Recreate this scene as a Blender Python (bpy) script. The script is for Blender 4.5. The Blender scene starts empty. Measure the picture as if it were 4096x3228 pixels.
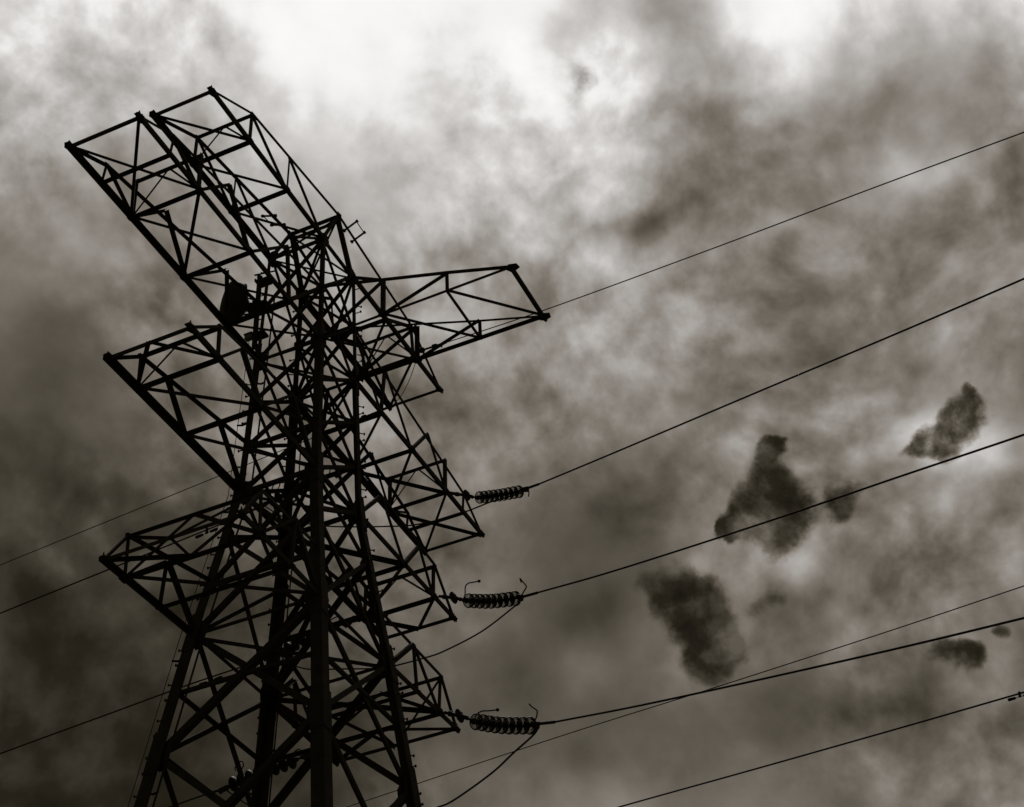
import bpy, math, random
from mathutils import Vector, Matrix
random.seed(7)
scene = bpy.context.scene

# ------------------------------------------------------------------ camera
S = 0.665                      # metres per tower unit (half body width at the top cross-arm level)
ZO = 22.389                    # height of that level above the ground
cam_data = bpy.data.cameras.new("Camera")
cam_data.sensor_fit = 'HORIZONTAL'
cam_data.sensor_width = 36.0
cam_data.lens = 57.44
cam_data.clip_start = 0.05
cam_data.clip_end = 6000
cam = bpy.data.objects.new("Camera", cam_data)
scene.collection.objects.link(cam)
right = Vector((0.417248, -0.907672, -0.045108))
down = Vector((0.58111, 0.304634, -0.754659))
fwd = Vector((0.698724, 0.288667, 0.654565))
cam.matrix_world = Matrix(((right.x, -down.x, -fwd.x, -29.3774 * S),
                           (right.y, -down.y, -fwd.y, -18.349 * S),
                           (right.z, -down.z, -fwd.z, 1.6),
                           (0, 0, 0, 1)))
scene.camera = cam
scene.view_settings.view_transform = 'Standard'
scene.view_settings.look = 'None'
scene.view_settings.exposure = 0
scene.view_settings.gamma = 1

# ------------------------------------------------------------------ sun behind the cloud
SUN_DIR = Vector((0.534, 0.153, 0.832)).normalized()
sd = bpy.data.lights.new("sun", 'SUN')
sd.energy = 0.6
sd.angle = math.radians(12)
sd.color = (1.0, 0.96, 0.9)
sun = bpy.data.objects.new("sun", sd)
scene.collection.objects.link(sun)
sun.rotation_euler = (-SUN_DIR).to_track_quat('-Z', 'Y').to_euler()

# ------------------------------------------------------------------ sky: Nishita seen through gaps, cloud layer over it
CLOUD_K=254.60
CLOUD_BASE=0.200
CLOUDS=[[0.3259,0.4819,0.8134,0.3677],[0.3557,0.4385,0.8254,-0.422],[0.3854,0.3923,0.8352,0.7987],[0.4146,0.3435,0.8427,-0.3793],[0.4431,0.2926,0.8474,0.8071],[0.4704,0.2399,0.8492,-0.1959],[0.4962,0.186,0.8481,0.7163],[0.5203,0.1314,0.8438,-0.0186],[0.5423,0.0767,0.8367,0.2944],[0.5622,0.0225,0.8267,0.1285],[0.5798,-0.0306,0.8142,0.0467],[0.595,-0.0822,0.7995,0.1993],[0.6081,-0.1319,0.7829,0.2092],[0.3632,0.5059,0.7824,0.6782],[0.3942,0.4624,0.7942,-0.0286],[0.425,0.416,0.8039,0.2896],[0.4553,0.3668,0.8113,-0.3043],[0.4847,0.3153,0.8159,0.3549],[0.5127,0.2619,0.8177,-0.4634],[0.539,0.2072,0.8164,0.4849],[0.5633,0.1517,0.8122,-0.7626],[0.5855,0.096,0.805,0.2131],[0.6052,0.0408,0.7951,0.7352],[0.6224,-0.0133,0.7826,-0.4798],[0.6371,-0.0659,0.7679,0.4308],[0.6494,-0.1166,0.7514,0.2418],[0.4004,0.529,0.7482,-0.2304],[0.4326,0.4855,0.7597,-0.7203],[0.4644,0.439,0.7692,0.8294],[0.4957,0.3896,0.7763,-0.4215],[0.5258,0.3377,0.7807,0.6376],[0.5544,0.2837,0.7824,-0.0368],[0.5812,0.2284,0.7811,0.3252],[0.6058,0.1721,0.7768,0.5928],[0.6279,0.1156,0.7697,0.0361],[0.6474,0.0595,0.7599,-0.5615],[0.6642,0.0045,0.7476,0.5548],[0.6783,-0.049,0.7332,-0.4631],[0.6898,-0.1006,0.717,0.222],[0.4371,0.5508,0.7111,0.1771],[0.4703,0.5075,0.722,1.0578],[0.5031,0.4609,0.7311,-1.1889],[0.5351,0.4114,0.7378,0.8959],[0.566,0.3593,0.742,-0.8132],[0.5951,0.305,0.7435,0.7665],[0.6222,0.2492,0.7421,-0.5894],[0.6469,0.1923,0.7379,0.0421],[0.669,0.1352,0.7309,-0.0295],[0.6882,0.0784,0.7213,0.0343],[0.7046,0.0226,0.7093,0.3251],[0.7181,-0.0316,0.6952,-0.1497],[0.7288,-0.0839,0.6795,-0.1454],[0.4728,0.5711,0.6711,-0.0867],[0.5069,0.528,0.6814,-0.263],[0.5405,0.4816,0.6898,0.1726],[0.5733,0.4321,0.6961,0.5843],[0.6047,0.3799,0.7,-0.4466],[0.6342,0.3255,0.7013,0.5111],[0.6616,0.2693,0.6998,-0.5082],[0.6863,0.2122,0.6956,0.937],[0.7083,0.1546,0.6888,-0.5406],[0.7272,0.0973,0.6795,0.7749],[0.7431,0.041,0.668,-0.8742],[0.756,-0.0139,0.6545,0.6006],[0.766,-0.0668,0.6394,0.4215],[0.5072,0.5897,0.6286,0.1488],[0.542,0.5469,0.6381,0.0904],[0.5763,0.5007,0.6459,0.0177],[0.6096,0.4514,0.6516,-0.5948],[0.6414,0.3993,0.6551,0.7264],[0.6713,0.3449,0.6561,-0.7145],[0.6987,0.2887,0.6546,1.1006],[0.7235,0.2313,0.6505,-0.9278],[0.7452,0.1735,0.6439,0.8268],[0.7638,0.116,0.635,-1.2008],[0.7792,0.0593,0.6239,2.0673],[0.7915,0.004,0.6111,-1.5661],[0.8009,-0.0493,0.5968,-0.1337],[0.5398,0.6063,0.584,-0.0115],[0.5752,0.5638,0.5926,-0.4011],[0.61,0.518,0.5996,0.4677],[0.6437,0.469,0.6047,0.036],[0.6757,0.4172,0.6077,-0.0934],[0.7057,0.363,0.6084,0.5235],[0.7332,0.3069,0.6068,-1.01],[0.7578,0.2496,0.6028,0.8171],[0.7793,0.1918,0.5965,-0.7651],[0.7976,0.1342,0.5881,1.5204],[0.8126,0.0774,0.5777,-2.3269],[0.8243,0.022,0.5657,1.9057],[0.8331,-0.0316,0.5523,0.3931],[0.5705,0.6207,0.5377,0.0235],[0.6063,0.5788,0.5454,0.3617],[0.6413,0.5334,0.5515,-0.511],[0.6752,0.4848,0.556,0.247],[0.7073,0.4334,0.5584,-0.3493],[0.7373,0.3796,0.5589,0.2265],[0.7647,0.3238,0.5571,0.495],[0.7891,0.2669,0.5533,-0.2255],[0.8103,0.2093,0.5473,0.7054],[0.8282,0.1518,0.5394,-1.2691],[0.8428,0.0951,0.5298,2.0381],[0.8541,0.0397,0.5186,-1.5183],[0.8623,-0.014,0.5062,-0.332],[0.599,0.633,0.4904,-0.0476],[0.6349,0.5916,0.497,-0.0525],[0.67,0.5467,0.5022,0.1565],[0.7038,0.4987,0.5059,0.0144],[0.7359,0.4478,0.5079,0.2039],[0.7657,0.3945,0.508,-0.2611],[0.7929,0.3393,0.5062,-0.2004],[0.817,0.2829,0.5024,-0.0113],[0.838,0.2257,0.4968,-0.4309],[0.8555,0.1687,0.4895,0.8459],[0.8697,0.1122,0.4807,-0.9918],[0.8806,0.057,0.4704,0.6111],[0.8884,0.0035,0.4591,0.5274],[0.625,0.6431,0.4424,-0.0042],[0.6608,0.6022,0.448,0.0119],[0.6958,0.5579,0.4523,-0.0818],[0.7295,0.5105,0.4552,-0.0895],[0.7613,0.4603,0.4566,-0.0505],[0.7908,0.4078,0.4564,0.1185],[0.8177,0.3533,0.4545,0.2041],[0.8415,0.2975,0.4509,0.1222],[0.8621,0.2411,0.4457,0.1935],[0.8793,0.1846,0.439,-0.2366],[0.8932,0.1286,0.431,0.1509],[0.9037,0.0738,0.4217,0.0515],[0.9112,0.0206,0.4115,-0.3815],[0.6485,0.6511,0.3943,-0.0454],[0.6841,0.6107,0.3988,0.0728],[0.7188,0.5671,0.4022,-0.0512],[0.7521,0.5204,0.4044,0.0224],[0.7835,0.471,0.4053,0.0739],[0.8126,0.4193,0.4048,-0.1401],[0.8391,0.3657,0.4028,0.1564],[0.8625,0.3108,0.3994,-0.0487],[0.8827,0.2552,0.3946,0.0275],[0.8996,0.1994,0.3885,0.2129],[0.9132,0.1442,0.3812,-0.2059],[0.9235,0.09,0.373,0.2048],[0.9307,0.0372,0.3638,0.2023]]
PUFFS=[[0.493,0.3231,0.8078,1476.0,0.05],[0.5211,0.3129,0.7941,3321.0,0.04],[0.4937,0.3487,0.7967,4782.2,0.04],[0.5249,0.2673,0.8081,3321.0,0.03],[0.5469,0.2375,0.8028,4782.2,0.04],[0.5108,0.2852,0.811,7472.2,-0.06],[0.5621,0.1884,0.8053,7472.2,-0.1],[0.5481,0.2603,0.7949,3321.0,-0.03],[0.5798,0.2751,0.7669,17685.7,-0.066],[0.6268,0.3481,0.6971,17685.7,-0.05500000000000001],[0.6808,0.3244,0.6567,5904.0,-0.12],[0.6594,0.2467,0.7101,7472.2,-0.07],[0.6441,0.2101,0.7355,10342.2,-0.1],[0.6561,0.1938,0.7294,15249.4,-0.060500000000000005],[0.6614,0.1806,0.728,24701.5,-0.027500000000000004],[0.5925,0.1564,0.7903,3321.0,0.13],[0.6035,0.1524,0.7826,5904.0,0.08],[0.608,0.0725,0.7906,4782.2,0.1],[0.6123,0.0833,0.7862,13283.9,0.044000000000000004],[0.6151,0.0521,0.7867,4782.2,0.04],[0.4202,0.4692,0.7767,5904.0,0.12],[0.5936,0.2614,0.7611,3321.0,0.05],[0.5939,0.2009,0.7791,4782.2,0.08],[0.6252,0.239,0.7429,1868.1,0.05],[0.6396,0.0838,0.7642,3321.0,0.06],[0.6312,0.0651,0.7729,7472.2,0.09],[0.5732,0.1626,0.8031,7472.2,0.1],[0.5616,0.2165,0.7986,4782.2,0.08],[0.5756,0.1453,0.8047,1868.1,-0.19],[0.5919,0.1162,0.7976,3321.0,-0.13],[0.6187,0.1318,0.7745,2439.9,-0.12],[0.6536,0.1176,0.7476,830.2,-0.05],[0.6541,0.0286,0.7559,1868.1,-0.07],[0.6612,-0.0107,0.7502,1868.1,-0.06],[0.4473,0.425,0.787,988.1,0.05],[0.5395,0.5281,0.6558,1476.0,0.03],[0.6613,0.1398,0.737,1868.1,-0.05],[0.643,0.1465,0.7518,4782.2,-0.05],[0.6824,0.0212,0.7307,3952.2,0.08],[0.6904,0.0077,0.7234,5904.0,0.05],[0.6967,0.0598,0.7148,17685.7,0.044000000000000004],[0.7007,0.0885,0.708,4782.2,0.05],[0.6892,0.1041,0.7171,7472.2,0.06],[0.721,0.1476,0.677,3321.0,0.05],[0.7194,0.1813,0.6705,4782.2,0.06],[0.7671,0.0885,0.6354,5904.0,0.12],[0.7685,0.1104,0.6303,9759.6,0.06],[0.7417,-0.0022,0.6707,4782.2,0.07],[0.7988,0.0611,0.5986,5904.0,0.17],[0.8037,0.035,0.594,4782.2,0.12],[0.813,0.0316,0.5815,7472.2,0.08],[0.8197,0.0698,0.5684,2439.9,0.08],[0.7349,0.2053,0.6464,3321.0,0.09],[0.7311,0.2354,0.6404,3321.0,0.07],[0.7696,0.1729,0.6146,7472.2,0.06],[0.7276,0.2724,0.6296,4782.2,0.04],[0.7909,0.0892,0.6054,7472.2,0.05],[0.6985,0.1865,0.6909,3321.0,-0.06],[0.7292,0.0903,0.6783,988.1,-0.08],[0.7451,0.1044,0.6588,1476.0,-0.07],[0.7396,0.1759,0.6497,3321.0,-0.06],[0.7574,0.2657,0.5965,1195.6,-0.08],[0.7807,0.2525,0.5715,1195.6,-0.07],[0.7808,0.2948,0.5508,2439.9,-0.09],[0.7877,0.3246,0.5236,3321.0,-0.07],[0.8214,0.0307,0.5695,5904.0,-0.1],[0.8476,0.1741,0.5013,1195.6,-0.05],[0.8789,0.1097,0.4642,3321.0,-0.04],[0.8189,0.3164,0.4789,1476.0,-0.09],[0.8526,0.196,0.4845,3321.0,-0.05],[0.8637,0.1054,0.4928,3321.0,-0.05],[0.7536,0.2377,0.6129,2439.9,-0.05],[0.795,0.2929,0.5313,7472.2,0.05],[0.8045,0.3081,0.5079,4782.2,0.03],[0.8373,0.2918,0.4623,7472.2,0.06],[0.8245,0.3229,0.4646,4782.2,0.08],[0.8863,0.1387,0.4418,1868.1,0.07],[0.8895,0.0823,0.4495,3321.0,0.06],[0.8492,0.0414,0.5265,7472.2,0.04],[0.8482,0.0838,0.523,3321.0,0.04],[0.7988,0.2081,0.5644,4782.2,0.08],[0.8048,0.1799,0.5656,9759.6,0.07],[0.8131,0.1472,0.5632,4782.2,0.06],[0.8197,0.2458,0.5173,7472.2,0.05],[0.8712,0.205,0.4461,3321.0,0.05],[0.6201,0.4673,0.6301,4782.2,0.07],[0.6063,0.491,0.6255,3321.0,0.05],[0.6304,0.4413,0.6386,7472.2,0.07],[0.613,0.545,0.5721,7472.2,0.04],[0.6427,0.5389,0.5445,3321.0,0.04],[0.6095,0.4987,0.6162,7472.2,0.05],[0.6516,0.4206,0.6313,4782.2,0.1],[0.6581,0.4272,0.62,7472.2,0.08],[0.6931,0.3651,0.6215,4782.2,0.05],[0.5408,0.5139,0.6659,3321.0,-0.06],[0.6381,0.5598,0.5287,1868.1,-0.07],[0.6544,0.5502,0.5187,3321.0,-0.05],[0.6131,0.5652,0.552,7472.2,-0.03],[0.6961,0.5257,0.489,1868.1,-0.03],[0.6066,0.4478,0.6569,4782.2,-0.08],[0.6716,0.1714,0.7208,12440.7,-0.26],[0.6703,0.1692,0.7226,5904.0,-0.05],[0.6897,0.0023,0.7241,9759.6,0.06],[0.6888,0.0212,0.7247,13283.9,0.033],[0.708,-0.0123,0.7061,13283.9,0.027500000000000004],[0.6943,0.0551,0.7176,17685.7,0.033],[0.6894,0.0948,0.7181,13283.9,0.027500000000000004],[0.7168,0.168,0.6768,7472.2,0.05],[0.7731,0.0887,0.6281,24701.5,0.060500000000000005],[0.7739,0.1012,0.6251,24701.5,0.038500000000000006],[0.8008,0.0622,0.5957,24701.5,0.07700000000000001],[0.8009,0.0478,0.5969,19128.8,0.066],[0.8015,0.0372,0.5968,19128.8,0.05500000000000001],[0.8097,0.0267,0.5862,13283.9,0.044000000000000004],[0.7857,0.0088,0.6185,9759.6,0.06],[0.7674,0.1695,0.6184,19128.8,0.044000000000000004],[0.7692,0.1853,0.6116,19128.8,0.027500000000000004],[0.8138,0.1541,0.5604,9759.6,0.06],[0.8052,0.1819,0.5644,19128.8,0.027500000000000004],[0.7699,0.2465,0.5887,5904.0,-0.05],[0.7851,0.278,0.5535,7472.2,-0.06],[0.8868,0.1466,0.4384,4782.2,0.06],[0.8951,0.0752,0.4395,7472.2,0.05],[0.8432,0.0409,0.536,9759.6,0.03],[0.7532,0.0994,0.6502,4782.2,-0.04],[0.7233,0.1166,0.6806,3321.0,-0.03],[0.7574,0.0599,0.6502,4782.2,-0.05],[0.6752,0.1472,0.7228,5904.0,-0.05],[0.6927,0.1725,0.7003,7472.2,0.04],[0.7779,0.1648,0.6064,24701.5,0.027500000000000004],[0.7862,0.1383,0.6024,24701.5,0.038500000000000006],[0.793,0.1451,0.5916,24701.5,0.033],[0.7805,0.1789,0.599,24701.5,0.027500000000000004],[0.8195,0.2009,0.5368,24701.5,0.027500000000000004],[0.8165,0.2374,0.5263,24701.5,0.022000000000000002],[0.8317,0.2019,0.5173,24701.5,0.022000000000000002],[0.798,0.2204,0.561,24701.5,0.022000000000000002],[0.5864,0.2257,0.778,13283.9,0.033],[0.5947,0.2045,0.7775,17685.7,0.033],[0.5818,0.1762,0.794,20756.1,0.038500000000000006],[0.5981,0.1715,0.7829,20756.1,0.033]]
GAPS=[[0.5897,0.1869,0.7857,14820.9,0.45],[0.5789,0.2077,0.7885,22139.9,0.28],[0.5732,0.1907,0.7969,28020.8,0.18],[0.5615,0.1897,0.8054,17933.3,0.14],[0.7851,0.1563,0.5993,12453.7,1.9599999999999997],[0.791,0.1548,0.5919,12453.7,1.9599999999999997],[0.79,0.1637,0.5909,10611.4,1.8199999999999998],[0.7905,0.1733,0.5875,17933.3,1.4],[0.7899,0.1841,0.5849,28020.8,1.26],[0.7886,0.1903,0.5848,71733.2,0.84],[0.7994,0.1673,0.5771,17933.3,0.77],[0.8046,0.1672,0.5698,36598.6,0.35],[0.7726,0.1495,0.6171,49814.7,0.9799999999999999],[0.7731,0.142,0.6182,71733.2,0.9799999999999999],[0.7794,0.126,0.6137,49814.7,0.22],[0.7976,0.117,0.5917,22139.9,1.4],[0.7996,0.1226,0.5879,28020.8,1.1199999999999999],[0.7969,0.1099,0.594,71733.2,0.9799999999999999],[0.7938,0.0482,0.6063,22139.9,1.54],[0.7943,0.0419,0.606,28020.8,1.54],[0.79,0.0376,0.612,22139.9,1.68],[0.7859,0.034,0.6174,49814.7,1.54],[0.7821,0.0306,0.6224,112083.1,1.26],[0.7944,0.0572,0.6047,49814.7,1.1199999999999999],[0.7906,0.0654,0.6088,49814.7,0.9799999999999999],[0.7916,0.0703,0.607,71733.2,0.84],[0.7928,0.0769,0.6046,71733.2,0.5],[0.7943,0.0842,0.6016,71733.2,0.45],[0.8195,0.2152,0.5312,10611.4,2.2399999999999998],[0.8237,0.213,0.5255,12453.7,2.2399999999999998],[0.8145,0.2203,0.5366,10611.4,1.26],[0.8119,0.23,0.5365,22139.9,0.9799999999999999],[0.8068,0.2238,0.5468,12453.7,0.9799999999999999],[0.8,0.2311,0.5537,10611.4,0.9099999999999999],[0.7933,0.2402,0.5595,12453.7,0.5],[0.8094,0.2141,0.5469,22139.9,0.84],[0.8114,0.1931,0.5516,22139.9,0.9799999999999999],[0.8191,0.1818,0.544,22139.9,1.26],[0.8184,0.1764,0.5469,49814.7,0.9799999999999999],[0.8188,0.1879,0.5424,49814.7,0.84],[0.8229,0.1825,0.538,71733.2,0.84],[0.8282,0.2125,0.5186,28020.8,0.84],[0.8294,0.2227,0.5124,22139.9,0.5],[0.8274,0.2327,0.5111,17933.3,0.4],[0.8624,0.0846,0.4991,31881.4,0.45],[0.863,0.0786,0.4991,59283.6,0.4],[0.8592,0.0907,0.5036,36598.6,0.4],[0.8647,0.0943,0.4933,49814.7,0.4],[0.8623,0.0718,0.5012,49814.7,0.4],[0.8601,0.0539,0.5073,88559.5,0.4]]
GAP_SKY = 0.003
AMP_BIG, AMP_MID, AMP_FIN, REL_BIG, REL_MID, AMP_LOBE = 0.12, 0.21, 0.20, 0.36, 0.55, 0.50

def srgb(v):
    v /= 255.0
    return v / 12.92 if v <= 0.04045 else ((v + 0.055) / 1.055) ** 2.4

world = bpy.data.worlds.new("World")
scene.world = world
world.use_nodes = True
nt = world.node_tree
nt.nodes.clear()
N = nt.nodes.new
LK = nt.links.new
def setin(sock, v):
    if hasattr(v, 'is_output'):
        LK(v, sock)
    else:
        sock.default_value = v
def mth(op, a, b=None, c=None, clamp=False):
    n = N('ShaderNodeMath'); n.operation = op; n.use_clamp = clamp
    setin(n.inputs[0], a)
    if b is not None: setin(n.inputs[1], b)
    if c is not None: setin(n.inputs[2], c)
    return n.outputs[0]
def vmth(op, a, b=None, scale=None):
    n = N('ShaderNodeVectorMath'); n.operation = op
    setin(n.inputs[0], a)
    if b is not None: setin(n.inputs[1], b)
    if scale is not None: setin(n.inputs['Scale'], scale)
    return n.outputs['Value'] if op in ('DOT_PRODUCT', 'LENGTH') else n.outputs['Vector']
def noise(vec, scale, detail, rough, dist=0.0):
    n = N('ShaderNodeTexNoise'); n.noise_dimensions = '3D'
    setin(n.inputs['Vector'], vec)
    n.inputs['Scale'].default_value = scale
    n.inputs['Detail'].default_value = detail
    n.inputs['Roughness'].default_value = rough
    n.inputs['Distortion'].default_value = dist
    return n
def maprange(v, a, b, c, d, smooth=True):
    n = N('ShaderNodeMapRange')
    n.interpolation_type = 'SMOOTHSTEP' if smooth else 'LINEAR'
    setin(n.inputs['Value'], v)
    for k, x in zip(('From Min', 'From Max', 'To Min', 'To Max'), (a, b, c, d)):
        n.inputs[k].default_value = x
    return n.outputs['Result']

tc = N('ShaderNodeTexCoord')
dirv = tc.outputs['Generated']
# cloud textures are laid on the sky sphere itself
layer = vmth('SCALE', dirv, scale=1.6)
# slow swirling of the whole pattern, then finer curling
w1 = vmth('SCALE', vmth('SUBTRACT', noise(layer, 3.5, 4.0, 0.5).outputs['Color'], (0.5, 0.5, 0.5)), scale=0.045)
w2 = vmth('SCALE', vmth('SUBTRACT', noise(layer, 8.0, 3.0, 0.5).outputs['Color'], (0.5, 0.5, 0.5)), scale=0.036)
warped = vmth('NORMALIZE', vmth('ADD', vmth('ADD', dirv, w1), w2))
acc = CLOUD_BASE
for x, y, z, w in CLOUDS:
    g = mth('POWER', mth('MAXIMUM', vmth('DOT_PRODUCT', warped, (x, y, z)), 0.0), CLOUD_K)
    acc = mth('MULTIPLY_ADD', g, w, acc)
for x, y, z, k, w in PUFFS:
    g = mth('POWER', mth('MAXIMUM', vmth('DOT_PRODUCT', warped, (x, y, z)), 0.0), k)
    acc = mth('MULTIPLY_ADD', g, w, acc)
# cloud relief: the same noise read a step nearer the sun brightens the edges that face it
lw = vmth('ADD', layer, vmth('SCALE', vmth('SUBTRACT', noise(layer, 2.6, 2.0, 0.5).outputs['Color'], (0.5, 0.5, 0.5)), scale=0.09))
tosun = vmth('NORMALIZE', vmth('SUBTRACT', tuple(SUN_DIR), dirv))
def relief(scale, detail, rough, off, step):
    p = vmth('ADD', lw, off)
    a = noise(p, scale, detail, rough).outputs['Fac']
    b = noise(vmth('ADD', p, vmth('SCALE', tosun, scale=step)), scale, detail, rough).outputs['Fac']
    return a, mth('SUBTRACT', a, b)
n_big, r_big = relief(4.2, 6.0, 0.50, (0.0, 0.0, 0.0), 0.050)
n_mid, r_mid = relief(11.0, 7.0, 0.50, (3.1, 7.7, 0.0), 0.020)
n_fin = noise(vmth('ADD', lw, (9.3, 1.7, 0.0)), 34.0, 6.0, 0.55).outputs['Fac']
lobes = mth('ABSOLUTE', mth('SUBTRACT', noise(vmth('ADD', lw, (5.5, 2.2, 0.0)), 8.0, 5.0, 0.48).outputs['Fac'], 0.5))   # rounded heads parted by dark creases
cen = lambda v, k: mth('MULTIPLY', mth('SUBTRACT', v, 0.5), k)
bill = mth('ADD', mth('MULTIPLY', mth('SUBTRACT', lobes, 0.085), AMP_LOBE), mth('ADD', mth('ADD', cen(n_big, AMP_BIG), cen(n_mid, AMP_MID)),
           mth('ADD', mth('ADD', mth('MULTIPLY', r_big, REL_BIG), mth('MULTIPLY', r_mid, REL_MID)), cen(n_fin, AMP_FIN))))
patch = maprange(noise(layer, 3.3, 2.0, 0.5).outputs['Fac'], 0.36, 0.62, 0.35, 1.25)   # calm and busy stretches
amp = mth('MULTIPLY', maprange(acc, 0.1, 0.6, 0.40, 1.0), patch)
lum = mth('ADD', acc, mth('MULTIPLY', bill, amp))
# soft shoulder so that the glow around the sun keeps its texture
hi = mth('MAXIMUM', mth('SUBTRACT', lum, 0.86), 0.0)
lum = mth('ADD', mth('MINIMUM', lum, 0.86), mth('DIVIDE', mth('MULTIPLY', hi, 0.20), mth('ADD', hi, 0.14)))
# torn gaps through which the darker clear sky shows
gw = vmth('NORMALIZE', vmth('ADD', dirv, vmth('ADD', vmth('SCALE', w2, scale=0.4),
     vmth('SCALE', vmth('SUBTRACT', noise(layer, 18.0, 6.0, 0.55).outputs['Color'], (0.5, 0.5, 0.5)), scale=0.034))))
gacc = 0.0
for x, y, z, k, s in GAPS:
    g = mth('POWER', mth('MAXIMUM', vmth('DOT_PRODUCT', gw, (x, y, z)), 0.0), k)
    gacc = mth('MULTIPLY_ADD', g, s, gacc)
gfield = mth('LOGARITHM', mth('MAXIMUM', gacc, 0.0005), math.e)      # falls off slowly, so noise shapes the edge
nh = maprange(noise(vmth('ADD', lw, (1.3, 5.7, 0.0)), 12.0, 10.0, 0.60).outputs['Fac'], 0.34, 0.66, -0.5, 0.5, False)
gap = maprange(mth('MULTIPLY_ADD', nh, 3.0, mth('MINIMUM', gfield, 0.45)), -2.1, 1.9, 0.0, 1.0)
gap = mth('MULTIPLY', gap, maprange(gfield, -2.6, -0.1, 0.0, 1.0))

def ramp(fac, stops):
    n = N('ShaderNodeValToRGB')
    cr = n.color_ramp
    while len(cr.elements) < len(stops):
        cr.elements.new(0.5)
    for e, (pos, rgb) in zip(cr.elements, stops):
        e.position = pos
        e.color = tuple(srgb(c) for c in rgb) + (1.0,)
    LK(fac, n.inputs[0])
    return n.outputs[0]
TONE = [(0.0, (12, 9, 6)), (0.14, (39, 35.5, 27)), (0.25, (66, 61, 51.5)), (0.36, (95, 89, 80)),
        (0.47, (124, 117.5, 109)), (0.58, (152, 146.5, 140)), (0.70, (181, 178, 174)),
        (0.82, (212, 209, 207)), (0.92, (239, 237, 235)), (1.0, (255, 254, 253))]
lumg = mth('MULTIPLY', lum, mth('MULTIPLY_ADD', mth('MINIMUM', gap, 1.0), -0.92, 1.0))
cloud_col = ramp(mth('MINIMUM', mth('MAXIMUM', lumg, 0.0), 1.0), TONE)
sky = N('ShaderNodeTexSky')
sky.sky_type = 'NISHITA'
sky.sun_disc = False
sky.sun_elevation = math.asin(SUN_DIR.z)
sky.sun_rotation = math.atan2(SUN_DIR.x, SUN_DIR.y)
bw = N('ShaderNodeRGBToBW'); LK(sky.outputs[0], bw.inputs[0])
tint = N('ShaderNodeMix'); tint.data_type = 'RGBA'; tint.blend_type = 'MULTIPLY'
tint.inputs[0].default_value = 1.0
LK(bw.outputs[0], tint.inputs[6]); tint.inputs[7].default_value = (0.30, 0.28, 0.215, 1)   # monochrome, red-filtered
cl10 = vmth('SCALE', cloud_col, scale=10.0)
# in the gaps a little of the clear sky is added to what is left of the cloud
fin = vmth('ADD', cl10, vmth('SCALE', tint.outputs[2], scale=mth('MULTIPLY', gap, GAP_SKY)))
bg = N('ShaderNodeBackground'); bg.inputs['Strength'].default_value = 0.1
LK(fin, bg.inputs['Color'])
wo = N('ShaderNodeOutputWorld'); LK(bg.outputs[0], wo.inputs[0])
world.cycles.sampling_method = 'MANUAL'
world.cycles.sample_map_resolution = 256
scene.cycles.max_bounces = 10
scene.cycles.transmission_bounces = 10
scene.cycles.transparent_max_bounces = 48

# ------------------------------------------------------------------ materials
def material(name, base, rough=0.6, metallic=0.0, var=0.3, scale=6.0, bump=0.0):
    m = bpy.data.materials.new(name); m.use_nodes = True
    t = m.node_tree; b = t.nodes['Principled BSDF']
    b.inputs['Roughness'].default_value = rough
    b.inputs['Metallic'].default_value = metallic
    b.inputs['Specular IOR Level'].default_value = 0.2
    if var:
        co = t.nodes.new('ShaderNodeTexCoord')
        nz = t.nodes.new('ShaderNodeTexNoise'); nz.inputs['Scale'].default_value = scale
        nz.inputs['Detail'].default_value = 6; nz.inputs['Roughness'].default_value = 0.65
        t.links.new(co.outputs['Object'], nz.inputs['Vector'])
        r = t.nodes.new('ShaderNodeValToRGB')
        r.color_ramp.elements[0].position = 0.3; r.color_ramp.elements[1].position = 0.7
        r.color_ramp.elements[0].color = tuple(c * (1 - var) for c in base) + (1,)
        r.color_ramp.elements[1].color = tuple(c * (1 + var) for c in base) + (1,)
        t.links.new(nz.outputs['Fac'], r.inputs[0]); t.links.new(r.outputs[0], b.inputs['Base Color'])
        if bump:
            bp = t.nodes.new('ShaderNodeBump'); bp.inputs['Strength'].default_value = bump
            bp.inputs['Distance'].default_value = 0.01
            t.links.new(nz.outputs['Fac'], bp.inputs['Height']); t.links.new(bp.outputs[0], b.inputs['Normal'])
    else:
        b.inputs['Base Color'].default_value = tuple(base) + (1,)
    return m
M_STEEL = material('dark painted steel', (0.075, 0.060, 0.046), 0.75, 0, 0.35, 4.0)
M_FIT = material('forged fitting steel', (0.065, 0.053, 0.041), 0.65, 0, 0.3, 20.0)
M_WIRE = material('weathered stranded aluminium', (0.08, 0.066, 0.05), 0.7, 0, 0.2, 30.0)
M_DISH = material('grey fibreglass', (0.075, 0.064, 0.05), 0.7, 0, 0.15, 8.0)
M_CASE = material('pale grey enclosure', (0.30, 0.28, 0.23), 0.45, 0, 0.12, 8.0)
M_PORC = material('brown glazed porcelain', (0.03, 0.024, 0.018), 0.5, 0, 0.2, 30.0)
M_GLASS = bpy.data.materials.new('toughened insulator glass'); M_GLASS.use_nodes = True
_t = M_GLASS.node_tree; _t.nodes.clear()
_lw = _t.nodes.new('ShaderNodeLayerWeight'); _lw.inputs['Blend'].default_value = 0.38
_tr = _t.nodes.new('ShaderNodeBsdfTransparent'); _tr.inputs['Color'].default_value = (0.82, 0.81, 0.77, 1)
_pr = _t.nodes.new('ShaderNodeBsdfPrincipled'); _pr.inputs['Base Color'].default_value = (0.010, 0.010, 0.008, 1)
_pr.inputs['Roughness'].default_value = 0.35
_rm = _t.nodes.new('ShaderNodeMapRange'); _rm.inputs['From Min'].default_value = 0.25; _rm.inputs['From Max'].default_value = 0.95
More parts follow.
